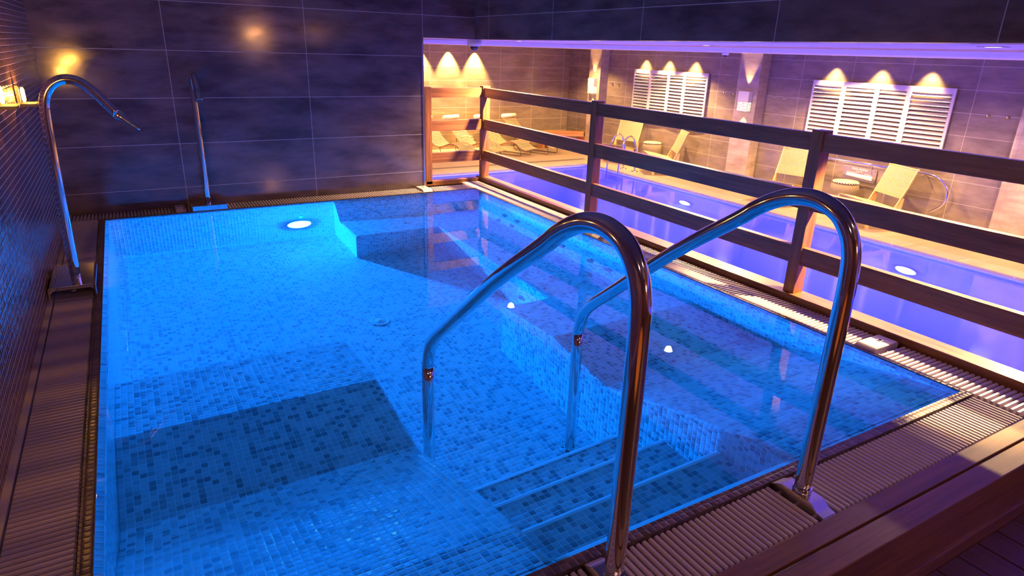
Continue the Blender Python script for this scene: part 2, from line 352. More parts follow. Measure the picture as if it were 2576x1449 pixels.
for i, y in enumerate((11.6, 6.0)):
    t = thing('underwater_light', ('round white violet lamp underwater, left of the two in the far pool', 'round white violet lamp underwater, right of the two in the far pool')[i], 'pool light', (PX1, y, -2.85), 'violet lamps in the far pool')
    b = BM(); lathe(b, [(0.22, 0), (0.22, -0.03), (0.19, -0.045), (0.19, 0)], (PX1, y, -2.85), 'x'); obj('trim_ring', b, 'steel', t)
    b = BM(); lathe(b, [(0.185, -0.02), (0.165, -0.05), (0.07, -0.065)], (PX1, y, -2.85), 'x'); obj('lens', b, 'lensviolet', t)
    lamp('POINT', (PX1-0.12, y, -2.82), 1200, VIO, t, shadow_soft_size=0.02)
for y in (0.5, 13.5):
    lamp('POINT', (PX0+0.4, y, -2.6), 2300, VIO, bpy.data.objects['swimming_pool'], shadow_soft_size=0.12)
lamp('POINT', (PX0+0.4, 7.0, -2.6), 2300, VIO, bpy.data.objects['swimming_pool'], shadow_soft_size=0.12)

# ================================================================ SPA TUB
X0, X1, Y0, Y1 = -0.265, 3.40, 1.365, 6.71
spa = thing('spa_tub', 'large sunken blue mosaic spa tub with bench seats and loungers', 'spa pool', (1.5, 4, -1.25))
def ring(inset, z): return [(X0+inset, Y0+inset, z), (X1-inset, Y0+inset, z), (X1-inset, Y1-inset, z), (X0+inset, Y1-inset, z)]
b = BM()
cove = [(0.10*(1-math.cos(a)), -1.25+0.10*(1-math.sin(a))) for a in [i*math.pi/12 for i in range(7)]]
levels = [(-0.03, -0.004), (0.0, -0.028)] + cove[:0] + [(0.0, -1.15)] + [(0.10-0.10*math.cos(a), -1.15-0.10*math.sin(a)) for a in [i*math.pi/10 for i in range(1, 6)]]
rings = [[b.verts.new(p) for p in ring(*l)] for l in levels]
for a, c in zip(rings, rings[1:]):
    for k in range(4): b.faces.new((a[k], c[k], c[(k+1) % 4], a[(k+1) % 4]))
b.faces.new(rings[-1])
for f in b.faces: f.smooth = False
basin = obj('basin', b, 'tub', spa)
# coping strip
b = BM()
for (x0, x1, y0, y1) in ((X0-0.075, X0-0.03, Y0-0.075, Y1+0.06), (X1+0.03, X1+0.06, Y0-0.075, Y1+0.06), (X0-0.03, X1+0.03, Y0-0.075, Y0-0.03), (X0-0.03, X1+0.03, Y1+0.03, Y1+0.06)):
    box(b, x0, x1, y0, y1, -0.06, 0.004)
obj('coping', b, 'coping', spa)
# loungers
prof = [(3.79, -1.25), (3.79, -0.55), (3.76, -0.515), (3.45, -0.465), (3.13, -0.412), (3.09, -0.420), (2.56, -0.538), (2.50, -0.525), (2.2, -0.345), (1.9, -0.195), (1.6, -0.080), (1.366, -0.025), (1.366, -1.25)]
for xa, xb, lb in ((X0+0.001, 1.0, 'left lounger bench with a dark sloping dip'), (2.165, X1-0.001, 'right lounger bench with a sloping dip')):
    b = BM(); prism(b, prof, 0, xa, xb)
    es = [e for e in b.edges if (abs(e.verts[0].co.x-e.verts[1].co.x) < 1e-5) and (abs(e.verts[0].co.x - (1.0 if xb == 1.0 else 2.165)) < 1e-3) and min(v.co.z for v in e.verts) > -1.2]
    bmesh.ops.bevel(b, geom=es, offset=0.022, segments=3, profile=0.5, affect='EDGES')
    obj('lounger_seat', b, 'tub', spa, label=lb)
# corner bench with inclined backrests
ZS = -0.65
b = BM(); prism(b, [(1.755, 5.955), (2.62, 5.955), (2.62, 3.80), (3.399, 3.80), (3.399, 6.709), (1.755, 6.709)], 2, -1.249, ZS)
es = [e for e in b.edges if min(v.co.z for v in e.verts) > ZS-1e-3 and all((v.co.x < 2.63 and v.co.y < 6.0) or v.co.x < 1.76 for v in e.verts)]
bmesh.ops.bevel(b, geom=es, offset=0.03, segments=3, profile=0.5, affect='EDGES')
prism(b, [(6.709, -0.03), (6.64, -0.10), (6.50, ZS+0.03), (6.45, ZS-0.001), (6.709, ZS-0.001)], 0, 1.756, 3.399)
prism(b, [(3.399, -0.04), (3.36, -0.10), (3.27, ZS+0.03), (3.23, ZS-0.001), (3.399, ZS-0.001)], 1, 3.801, 6.70)
obj('corner_bench', b, 'tub', spa, recalc=False)
# entry steps
b = BM(); prism(b, [(1.366, -0.372), (1.745, -0.372), (1.745, -0.65), (2.098, -0.65), (2.098, -0.88), (2.390, -0.88), (2.390, -1.249), (1.366, -1.249)], 0, 1.001, 2.164)
es = [e for e in b.edges if abs(e.verts[0].co.x-e.verts[1].co.x) > 1 and any(abs(e.verts[0].co.y-yy) < 1e-3 and abs(e.verts[0].co.z-zz) < 1e-3 for yy, zz in ((1.745, -0.372), (2.098, -0.65), (2.39, -0.88)))]
bmesh.ops.bevel(b, geom=es, offset=0.022, segments=1, affect='EDGES')
obj('entry_steps', b, 'tub', spa)
for yy, zz in ((1.745, -0.372), (2.098, -0.65), (2.39, -0.88)):  # strips added to paint the bright lit edges of the steps
    b = BM(); prism(b, [(yy-0.034, zz-0.001), (yy-0.034, zz+0.003), (yy-0.020, zz+0.003), (yy+0.003, zz-0.020), (yy+0.003, zz-0.034), (yy-0.001, zz-0.034), (yy-0.001, zz-0.023), (yy-0.023, zz-0.001)], 0, 1.002, 2.163)
    obj('step_edge_highlight', b, 'nosing', spa, label='pale strip painting the lit step edge')
b = BM(); prism(b, [(1.338, -0.006), (1.338, -0.002), (1.350, -0.006), (1.371, -0.030), (1.371, -0.05), (1.366, -0.05)], 0, 1.002, 2.163)  # same painted highlight along the water edge
obj('step_edge_highlight', b, 'nosing', spa, label='pale strip painting the lit step edge')
# water
b = BM(); quad(b, (X0-0.035, Y0-0.035, 0.0), (X1+0.035, Y0-0.035, 0.0), (X1+0.035, Y1+0.035, 0.0), (X0-0.035, Y1+0.035, 0.0))
o = obj('spa_water', b, 'water'); tag(o, 'clear still water glowing blue in the spa tub', 'water')
# spa lamp
t = thing('underwater_light', 'bright cyan lamp under water on the back wall of the spa tub', 'pool light', (1.388, 6.71, -0.755))
b = BM(); lathe(b, [(0.135, 0), (0.135, -0.02), (0.120, -0.03), (0.120, 0)], (1.388, 6.71, -0.755), 'y', 32); obj('trim_ring', b, 'steel', t)
b = BM(); lathe(b, [(0.118, -0.005), (0.112, -0.03), (0.06, -0.045)], (1.388, 6.71, -0.755), 'y', 32); obj('lens', b, 'lensblue', t)
for yy, zz, pw in ((6.645, -0.752, 520), (6.60, -0.42, 430)): lamp('POINT', (1.388, yy, zz), pw, TUB, t, shadow_soft_size=0.012, linear=True)  # upper point is added fill, stands in for light reflected under the surface
# drain
t = thing('floor_drain', 'round white drain cover in the middle of the tub floor', 'drain', (1.513, 4.60, -1.25))
b = BM(); lathe(b, [(0.078, 0.0), (0.078, 0.004), (0.070, 0.009), (0.052, 0.009), (0.052, 0.002)], (1.513, 4.60, -1.249), 'z', 32); obj('rim', b, 'camwhite', t)
b = BM(); lathe(b, [(0.050, 0.0), (0.050, 0.008), (0.044, 0.012), (0.012, 0.014), (0.010, 0.018), (0.0, 0.018)], (1.513, 4.60, -1.249), 'z', 32); obj('cover', b, 'camwhite', t)
# jets
def jet(loc, n, r, label, group):
    t = thing('massage_jet', label, 'jet', loc, group); F = frame_for(n)
    b = BM(); lathe(b, [(r, 0), (r, 0.006), (r*0.86, 0.012), (r*0.62, 0.010), (r*0.60, 0.002)], loc, F, 24); obj('rim', b, 'chrome', t)
    b = BM(); lathe(b, [(r*0.55, 0.001), (r*0.50, 0.008), (r*0.30, 0.012), (r*0.26, 0.004), (r*0.1, 0.004)], loc, F, 16); obj('nozzle', b, 'steel', t)
    return t
nb = (0, -0.98, 0.22); nr = (-0.985, 0, 0.17)
def xw(z): return 3.36-(-0.10-z)*(0.09/0.52)
def yw(z): return 6.64-(-0.10-z)*(0.14/0.52)
for x, z, p in ((2.05, -0.28, 'left'), (2.18, -0.47, 'lowest and middle'), (2.29, -0.28, 'right')):
    jet((x, yw(z), z), nb, 0.045, '%s one of the three round jets on the back wall of the tub' % p, 'jets on the back wall of the tub')
for y, z, p in ((5.79, -0.37, 'upper left'), (5.85, -0.58, 'lower left'), (5.53, -0.36, 'upper right'), (5.58, -0.56, 'lower right')):
    jet((xw(z), y, z), nr, 0.045, '%s one of the four clustered jets on the right tub wall' % p, 'cluster of jets on the right tub wall')
for y, z, p in ((5.06, -0.47, 'small round jet on the right tub wall just left of the near handrail slope'), (4.70, -0.44, 'small round jet on the right tub wall just behind the near handrail'), (4.26, -0.45, 'left one of two jets seen through the arch of the near handrail'), (4.01, -0.45, 'right one of two jets seen through the arch of the near handrail')):
    jet((xw(z), y, z), nr, 0.045, p, 'spaced jets on the right tub wall')
for i, (x, y) in enumerate(((2.36, 6.21), (2.87, 5.34), (2.87, 5.0), (2.70, 4.80), (2.88, 4.24), (2.70, 4.05))):
    jet((x, y, ZS), (0, 0, 1), 0.022, ('small bubble nozzle on the back bench seat', 'small bubble nozzle on the right bench seat, farthest from the camera', 'small bubble nozzle on the right bench seat, second from the far corner', 'small bubble nozzle by the front edge of the right bench seat, behind the near handrail', 'small bubble nozzle on the right bench seat near the wall, before the handrail slope', 'small bubble nozzle on the right bench seat closest to the lounger')[i], 'bubble nozzles on the bench seats')
for i, y in enumerate((5.78, 5.52, 5.0, 4.77, 4.27)):
    jet((2.62, y, -1.0), (-1, 0, 0), 0.045, ('jet in the front face of the right bench, %s from the far end' % ('first', 'second', 'third', 'fourth', 'fifth')[i]), 'jets in the front face of the right bench')

# ================================================================ GRATINGS
def grating(name, label, x0, x1, y0, y1, run, pitch=0.028, holes=()):
    """slats repeat along `run` ('x' or 'y') and lie across it"""
    t = thing(name, label, 'grating', ((x0+x1)/2, (y0+y1)/2, -0.06))
    b = BM(); box(b, x0-0.004, x1+0.004, y0-0.004, y1+0.004, -0.06, -0.045); obj('channel', b, 'gully', t)
    b = BM(); a, e = (x0, x1) if run == 'x' else (y0, y1); p = a + pitch/2
    while p < e:
        if not any(h0 < p < h1 for h0, h1 in holes):
            w0, w1 = p-pitch*0.32, p+pitch*0.32; w2, w3 = p-pitch*0.20, p+pitch*0.20
            if run == 'x': prism_slat(b, [(w0, -0.03), (w1, -0.03), (w1, -0.006), (w3, 0.0), (w2, 0.0), (w0, -0.006)], 1, y0, y1)
            else: prism_slat(b, [(w0, -0.03), (w1, -0.03), (w1, -0.006), (w3, 0.0), (w2, 0.0), (w0, -0.006)], 0, x0, x1)
        p += pitch
    # cross ties
    k = 3
    for i in range(k):
        if run == 'x': yy = y0+(y1-y0)*(i+0.5)/k; box(b, x0, x1, yy-0.005, yy+0.005, -0.028, -0.014)
        else: xx = x0+(x1-x0)*(i+0.5)/k; box(b, xx-0.005, xx+0.005, y0, y1, -0.028, -0.014)
    obj('slats', b, 'grate', t)
    return t
def prism_slat(bm, prof, axis, a, b_):
    ch = 0.006
    def P(p, tt): return {0: (tt, p[0], p[1]), 1: (p[0], tt, p[1])}[axis]
    mid = sum(p[0] for p in prof)/len(prof)
    secs = [(a, 0.75, -0.010), (a+ch, 1.0, 0.0), (b_-ch, 1.0, 0.0), (b_, 0.75, -0.010)]
    V = [[bm.verts.new(P((mid+(p[0]-mid)*s, min(p[1], dz) if dz < 0 else p[1]), tt)) for p in prof] for tt, s, dz in secs]
    n = len(prof)
    for A, B in zip(V, V[1:]):
        for i in range(n):
            bm.faces.new((A[i], B[i], B[(i+1) % n], A[(i+1) % n]) if axis == 1 else (A[(i+1) % n], B[(i+1) % n], B[i], A[i]))
    bm.faces.new(V[0] if axis == 1 else V[0][::-1]); bm.faces.new(V[-1][::-1] if axis == 1 else V[-1])
GY0, GY1 = 1.055, 1.285
grating('gutter_grating', 'slatted overflow grating along the front edge of the tub', -0.34, 3.45, GY0, GY1, 'x', 0.0268, holes=((1.06, 1.145), (1.95, 2.04)))
grating('gutter_grating', 'slatted overflow grating along the left wall', -0.555, -0.345, 1.055, 6.77, 'y', 0.0285, holes=((4.62, 5.13),))
grating('gutter_grating', 'slatted overflow grating along the back wall', -0.555, 3.45, 6.79, 7.03, 'x', 0.0285, holes=((0.41, 0.74), (0.28, 0.38), (2.80, 2.96)))
grating('gutter_grating', 'slatted overflow grating under the railing on the right side', 3.466, 3.715, 1.055, 7.16, 'y', 0.0285, holes=((1.80, 1.95), (4.36, 4.50)))
b = BM(); box(b, WL, -0.558, -0.2, 7.05, -0.06, 0.004); o = obj('wall_kerb', b, 'grate'); o.name = 'trim_5'; o['kind'] = 'structure'

# sensor boxes lying on the gratings
def gbox(x0, x1, y0, y1, label, axis):
    t = thing('gutter_cover', label, 'cover', ((x0+x1)/2, (y0+y1)/2, 0), 'grey covers set into the gratings')
    b = BM(); h = 0.022
    if axis == 'x': prism(b, [(x0-0.02, -0.03), (x0-0.015, -0.004), (x0+0.02, h-0.002), (x0+0.04, h), (x1-0.01, h), (x1, h-0.006), (x1, -0.03)], 1, y0, y1)
    else: prism(b, [(y0-0.02, -0.03), (y0-0.015, -0.004), (y0+0.02, h-0.002), (y0+0.04, h), (y1-0.01, h), (y1, h-0.006), (y1, -0.03)], 0, x0, x1)
    bmesh.ops.bevel(b, geom=b.edges[:], offset=0.003, segments=2, affect='EDGES')
    obj('housing', b, 'grate', t)
    b = BM(); lathe(b, [(0.017, 0), (0.017, 0.004), (0.010, 0.005), (0.009, 0.001)], ((x0+x1)/2+0.03*(axis == 'x'), (y0+y1)/2+0.03*(axis == 'y'), h-0.001), 'z', 20); obj('knob', b, 'steel', t)
gbox(3.46, 3.70, 1.815, 1.935, 'grey cover with round knob on the right grating near the front', 'x')
gbox(3.46, 3.70, 4.375, 4.485, 'grey cover on the right grating seen inside the near handrail arch', 'x')
gbox(2.81, 2.925, 6.80, 7.03, 'grey cover on the back grating where the tiled wall ends', 'y')
gbox(0.285, 0.375, 6.80, 7.03, 'dark grey cover on the back grating left of the rear water spout', 'y')

# ================================================================ HANDRAILS
def handrail(x, label, foot_z):
    t = thing('handrail', label, 'handrail', (x, 1.18, 0), 'chrome handrails over the entry steps')
    pts = [(1.18, 0.0), (1.18, 0.40), (1.18, 0.72), (1.182, 0.88)]
    arc = [(1.19, 0.955), (1.215, 1.02), (1.265, 1.075), (1.345, 1.102), (1.43, 1.097), (1.51, 1.068), (1.59, 1.02)]
    low = [(1.66, 0.966), (1.975, 0.743), (2.401, 0.398), (2.50, 0.318), (2.575, 0.245), (2.612, 0.175), (2.628, 0.09), (2.632, 0.0), (2.632, foot_z)]
    P = [(x, y, z) for y, z in pts+arc+low]
    S = catmull(P[:12], 5)[:-1] + catmull(P[11:], 5) if False else catmull(P, 5)
    b = BM(); tube(b, S, 0.0305, 28); o = obj('tube', b, 'chrome', t)
    # bracket set into the grating
    b = BM(); prism(b, [(1.315, -0.03), (1.30, -0.005), (1.245, 0.028), (1.115, 0.028), (1.085, 0.004), (1.055, 0.0), (1.055, -0.03)], 0, x-0.038, x+0.038)
    bmesh.ops.bevel(b, geom=b.edges[:], offset=0.003, segments=2, affect='EDGES')
    obj('base_plate', b, 'steel', t)
    b = BM(); tube(b, [(x, 1.18, 0.024), (x, 1.18, 0.05)], 0.034, 28); obj('collar', b, 'chrome', t)
    b = BM(); lathe(b, [(0.062, 0), (0.062, 0.008), (0.036, 0.012), (0.033, 0.02), (0.0, 0.02)], (x, 2.632, foot_z), 'z', 28)
    for k in range(4):
        a = math.pi/4+k*math.pi/2; lathe(b, [(0.009, 0), (0.009, 0.014), (0.004, 0.018)], (x+0.048*math.cos(a), 2.632+0.048*math.sin(a), foot_z+0.006), 'z', 10)
    obj('floor_flange', b, 'chrome', t)
handrail(1.095, 'chrome hooped handrail nearest the camera, left of the entry steps', -1.249)
handrail(1.99, 'chrome hooped handrail right of the entry steps', -1.249)

# ================================================================ WATER SPOUTS
t = thing('water_spout', 'tall swan neck chrome spout with flattened nozzle on the left wall side', 'water spout', (-0.445, 4.94, 0))
pts = [(-0.443, 4.94, 0.08), (-0.44, 4.94, 0.35), (-0.43, 4.94, 0.75), (-0.42, 4.94, 1.08), (-0.405, 4.94, 1.19), (-0.365, 4.94, 1.262), (-0.305, 4.94, 1.298), (-0.245, 4.94, 1.297), (-0.19, 4.94, 1.268), (-0.14, 4.94, 1.215), (-0.045, 4.94, 1.090)]
b = BM(); tube(b, catmull(pts, 6), 0.030, 24); obj('pipe', b, 'chrome', t)
b = BM(); d = Vector((0.10, 0, -0.085)).normalized(); p0 = Vector((-0.048, 4.94, 1.094))
tube(b, [p0, p0+d*0.004, p0+d*0.03, p0+d*0.08, p0+d*0.13, p0+d*0.155], 0.03, 24, rs=[(0.029, 0.029), (0.034, 0.034), (0.034, 0.037), (0.024, 0.046), (0.013, 0.058), (0.009, 0.060)]); obj('nozzle', b, 'chrome', t)
b = BM()
cbox(b, -0.575, -0.325, 4.66, 4.70, -0.002, 0.085, 0.004) if False else None
prism(b, [(-0.578, -0.01), (-0.578, 0.07), (-0.568, 0.085), (-0.335, 0.085), (-0.322, 0.07), (-0.322, -0.01), (-0.334, -0.01), (-0.334, 0.045), (-0.35, 0.062), (-0.55, 0.062), (-0.566, 0.045), (-0.566, -0.01)], 1, 4.64, 5.12)
bmesh.ops.bevel(b, geom=b.edges[:], offset=0.002, segments=1, affect='EDGES'); obj('cover_box', b, 'chrome', t)
b = BM(); box(b, -0.555, -0.345, 4.66, 5.10, -0.04, 0.0); lathe(b, [(0.014, 0), (0.014, 0.006), (0.006, 0.008)], (-0.445, 4.66, 0.045), 'z', 16); obj('base_plate', b, 'grate', t)
t = thing('water_spout', 'tall chrome spout with round perforated head at the back wall', 'water spout', (0.585, 6.93, 0))
pts = [(0.585, 6.96, 0.05), (0.585, 6.96, 0.35), (0.585, 6.96, 0.75), (0.585, 6.95, 1.08), (0.585, 6.93, 1.19), (0.585, 6.885, 1.25), (0.588, 6.82, 1.265), (0.59, 6.76, 1.235), (0.592, 6.71, 1.17), (0.594, 6.68, 1.12)]
b = BM(); tube(b, catmull(pts, 6), 0.029, 24); obj('pipe', b, 'chrome', t)
b = BM(); d = Vector((0.002, -0.5, -0.86)).normalized(); p0 = Vector((0.594, 6.682, 1.124)); tube(b, [p0, p0+d*0.004, p0+d*0.10, p0+d*0.104], 0.036, 24, rs=[0.031, 0.035, 0.036, 0.034]); nz_ = obj('shower_head', b, 'chrome', t)
b = BM(); F = frame_for(d)
for k in range(6):
    a = k*math.pi/3; q = p0+d*0.1042+F[0]*0.021*math.cos(a)+F[1]*0.021*math.sin(a); lathe(b, [(0.008, 0.0), (0.008, 0.002)], q, F, 12)
o = obj('outlet_hole', b, 'gully', nz_)
o.matrix_parent_inverse = nz_.matrix_world.inverted() if False else Matrix.Identity(4); o.location = (0, 0, 0)
o.matrix_parent_inverse = (Matrix.Translation(Vector(t.location)) @ nz_.matrix_parent_inverse @ Matrix.Identity(4)).inverted()
b = BM(); cbox(b, 0.425, 0.735, 6.755, 7.035, -0.02, 0.055, 0.004); obj('cover_box', b, 'chrome', t)

# ================================================================ TIMBER RAILING
t = thing('timber_railing', 'dark hardwood post and rail fence between spa tub and far pool', 'railing', (3.77, 4, 0))
PO = (0.30, 2.63, 4.965, 7.205)
for y in PO:
    b = BM(); cbox(b, 3.755, 3.85, y-0.042, y+0.042, 0.0, 1.13, 0.003); obj('post', b, 'railz', t)
b = BM(); cbox(b, 3.005, 3.085, 7.165, 7.245, 0.0, 1.12, 0.003); obj('post', b, 'railz', t)
for z0, z1 in ((1.0, 1.11), (0.62, 0.745), (0.25, 0.37)):
    for ya, yb in zip(PO, PO[1:]):
        b = BM(); cbox(b, 3.765, 3.815, ya+0.042, yb-0.042, z0, z1, 0.003); obj('rail', b, 'rail', t)
    b = BM(); cbox(b, 3.085, 3.755, 7.18, 7.225, z0, z1, 0.003); obj('rail', b, 'railx', t)
b = BM(); cbox(b, 3.725, 3.87, -0.5, 7.27, -0.02, 0.045, 0.003); obj('sill', b, 'rail', t)
b = BM(); cbox(b, 2.945, 3.725, 7.165, 7.27, -0.02, 0.035, 0.003); obj('sill', b, 'railx', t)

# ================================================================ TIMBER STEP AND DECK
t = thing('timber_step', 'dark red wooden step edging along the front of the tub', 'step', (2, 0.95, -0.2))
b = BM(); cbox(b, -0.58, 3.72, 0.972, 1.052, -0.10, 0.004, 0.003); obj('edge_board', b, 'step', t)
b = BM(); cbox(b, -0.58, 3.72, 0.872, 0.962, -0.10, 0.004, 0.004); obj('edge_board', b, 'step', t)
b = BM(); cbox(b, -0.58, 3.72, 0.876, 0.90, -0.225, -0.102, 0.003); obj('riser_board', b, 'step', t)
b = BM(); cbox(b, -0.58, 3.72, 0.862, 0.885, -0.30, -0.226, 0.003); obj('riser_board', b, 'step', t)
t = thing('timber_deck', 'dark wooden decking boards in the bottom right corner', 'decking', (1.5, -1, -0.3))
x = -0.58
while x < 3.5:
    b = BM(); cbox(b, x, x+0.146, -3.19, 0.86, -0.32, -0.29, 0.003); obj('board', b, 'deck', t); x += 0.152

# ================================================================ SPA WALL LAMPS (left wall, amber)
def amber(y, z, label, power=14):
    t = thing('wall_lamp', label, 'wall lamp', (WL, y, z), 'amber lamps on the mosaic wall')
    b = BM(); cbox(b, WL+0.001, WL+0.024, y-0.03, y+0.03, z-0.06, z+0.06, 0.004); obj('housing', b, 'steel', t)
    b = BM(); lathe(b, [(0.006, -0.045), (0.011, -0.03), (0.011, 0.03), (0.006, 0.045)], (WL+0.040, y, z), 'z', 12); obj('bulb', b, 'amber', t)
    b = BM()
    for k in range(-7, 8): box(b, WL+0.003, WL+0.105, y+k*0.0115-0.0022, y+k*0.0115+0.0022, z-0.068, z-0.052)
    box(b, WL+0.003, WL+0.105, y-0.085, y-0.081, z-0.068, z-0.05); box(b, WL+0.003, WL+0.105, y+0.081, y+0.085, z-0.068, z-0.05)
    obj('slotted_grille', b, 'gully', t)
    lamp('POINT', (WL+0.062, y, z), power, AMBER, t, shadow_soft_size=0.004)
amber(5.29, 1.188, 'small glowing amber lamp on the mosaic wall beside the swan neck spout')
amber(4.37, 1.25, 'small amber lamp on the mosaic wall at the left picture edge')
amber(3.43, 1.25, 'amber lamp on the mosaic wall just outside the left picture edge, first one')
amber(2.45, 1.25, 'amber lamp on the mosaic wall closest to the viewer, outside the picture')
# warm lamp behind the viewer on the front wall
t = thing('wall_lamp', 'warm lamp on the wooden wall behind the viewer', 'wall lamp', (2.9, -3.2, 1.6))
b = BM(); cbox(b, 2.75, 3.05, -3.199, -3.12, 1.5, 1.8, 0.01); obj('housing', b, 'steel', t)
b = BM(); cbox(b, 2.78, 3.02, -3.115, -3.09, 1.53, 1.77, 0.01); obj('shade', b, 'bulb', t)
lamp('POINT', (2.9, -2.8, 1.7), 60, (1.0, 0.36, 0.12), t, shadow_soft_size=0.15)

# ================================================================ FAR ROOM LIGHTS

def downlight(x, y, power, label, size=1.9, z=CZ-0.016, tgt=None, group='ceiling downlights in the far room', blend=0.5, caustic=False, soft=0.035, big=1.0):
    t = thing('ceiling_downlight', label, 'downlight', (x, y, z), group)
    b = BM(); lathe(b, [(0.055*big, 0.0), (0.055*big, -0.002), (0.040*big, -0.003), (0.038*big, 0.0)], (x, y, z), 'z', 20); obj('ring', b, 'white', t)
    b = BM(); lathe(b, [(0.034*big, -0.001), (0.030*big, -0.002), (0.0, -0.003)], (x, y, z), 'z', 16); obj('bulb', b, 'bulb', t)
    lamp('SPOT', (x, y, z-0.02), power, WARM, t, spot_size=size, spot_blend=blend, shadow_soft_size=soft, tgt=tgt or (x, y, -2), caustic=caustic)
for i, (x, y) in enumerate(((4.35, 2.04), (5.0, 4.88), (4.04, 6.84), (5.2, 10.2))):
    downlight(x, y, 1500, 'ceiling downlight above the railing, %s from the camera' % ('first', 'second', 'third', 'fourth')[i], 2.6 if i in (1, 2) else 1.68, z=CZ-0.001 if i < 3 else CZ-0.016, blend=0.8 if i in (1, 2) else 0.25, big=1.5)
for i, y in enumerate((15.78, 14.78, 13.74, 9.48, 8.42, 7.41)):
    downlight(FX-0.20, y, 620, 'ceiling spot washing the %s, %s of three' % ('left white shutter' if i < 3 else 'right white shutter', ('left', 'middle', 'right')[i % 3]), 1.3, blend=0.8, tgt=(FX-0.08, y, -1.0))
for i, x in enumerate((8.15, 9.11, 10.04)):
    downlight(x, FY-0.16, 1900, 'ceiling spot washing the end wall above the loungers, %s of three' % ('left', 'middle', 'right')[i], 1.2, blend=0.7, tgt=(x, FY-0.05, -1.0))
for i, (x, y) in enumerate(((9.4, 17.8), (12.6, 17.6), (12.8, 13.8), (12.8, 8.6), (12.8, 4.0), (8.2, 14.0))):
    downlight(x, y, 700 if i < 2 else 1300, 'ceiling downlight over the far pool deck, number %d counted from the loungers' % (i+1), 2.2)
for i, y in enumerate((3.0, 7.5, 12.0)):
    downlight(9.2, y, 1300, 'ceiling downlight above the far pool water, %s from the camera' % ('first', 'second', 'third')[i], 2.95, blend=0.3)
for i, (x, y) in enumerate(((0.7, -0.9), (2.9, -0.6))):  # unseen pinkish lamps added as ambient fill for gratings and walls
    t = thing('ceiling_downlight', 'added fill lamp on the spa room ceiling behind the viewer, %s one' % ('left', 'right')[i], 'downlight', (x, y, 2.7), 'ceiling downlights of the spa room')
    b = BM(); lathe(b, [(0.055, 0.0), (0.055, -0.005), (0.040, -0.008), (0.038, 0.0)], (x, y, 2.7), 'z', 20); obj('ring', b, 'white', t)
    b = BM(); lathe(b, [(0.034, -0.001), (0.030, -0.004), (0.0, -0.005)], (x, y, 2.7), 'z', 16); obj('bulb', b, 'bulb', t)
    lamp('SPOT', (x, y, 2.67), 62, (1.0, 0.50, 0.52), t, spot_size=2.6, spot_blend=0.6, shadow_soft_size=0.05, tgt=(x, y, -2))
t = thing('ceiling_downlight', 'orange ceiling spot aimed at the deck behind the viewer', 'downlight', (0.3, -1.3, 2.7), 'ceiling downlights of the spa room')
b = BM(); lathe(b, [(0.055, 0.0), (0.055, -0.005), (0.040, -0.008), (0.038, 0.0)], (0.3, -1.3, 2.7), 'z', 20); obj('ring', b, 'white', t)
lamp('SPOT', (0.3, -1.3, 2.67), 2100, (1.0, 0.36, 0.07), t, spot_size=0.62, spot_blend=0.6, shadow_soft_size=0.05, tgt=(0.3, -1.3, -2))
# sconces on piers
def sconce(y, label):
    x1 = 13.48; t = thing('wall_sconce', label, 'wall sconce', (x1, y, 0.5), 'white sconces on the tiled piers')
    b = BM(); w_ = 0.165
    box(b, x1-0.13, x1, y-w_, y+w_, 0.50, 0.745)
    obj('shade', b, 'white', t)
    b = BM(); box(b, x1-0.12, x1, y-w_+0.01, y+w_-0.01, 0.27, 0.50); obj('glass', b, 'sconceglass', t)
    b = BM()
    for i in range(7):
        z = 0.27+i*0.036
        for j in range(2):
            ya = y-w_+(w_)*j; box(b, x1-0.132, x1-0.119, ya+0.0, ya+w_+0.0, z, z+0.013+0.005*((i+j) % 2))
        box(b, x1-0.132, x1, y-w_, y-w_+0.012, z, z+0.014); box(b, x1-0.132, x1, y+w_-0.012, y+w_, z, z+0.014)
    for k in range(5):
        tube(b, [(x1-0.131, y-w_+0.07*k, 0.27), (x1-0.131, y-w_+0.07*k+0.06*(1 if k % 2 else -0.6)+0.03, 0.50)], 0.006, 6)
    obj('grille', b, 'white', t)
    lamp('SPOT', (x1-0.10, y, 0.76), 130, WARM, t, spot_size=0.85, spot_blend=0.6, shadow_soft_size=0.02, tgt=(x1-0.03, y, 1.7))
    lamp('SPOT', (x1-0.10, y, 0.25), 90, WARM, t, spot_size=1.1, spot_blend=0.6, shadow_soft_size=0.02, tgt=(x1-0.03, y, -0.7))
sconce(17.9, 'white perforated wall sconce glowing on the left pier')
sconce(11.58, 'white perforated wall sconce glowing on the middle pier')
sconce(5.1, 'wall sconce on the right pier at the picture edge')

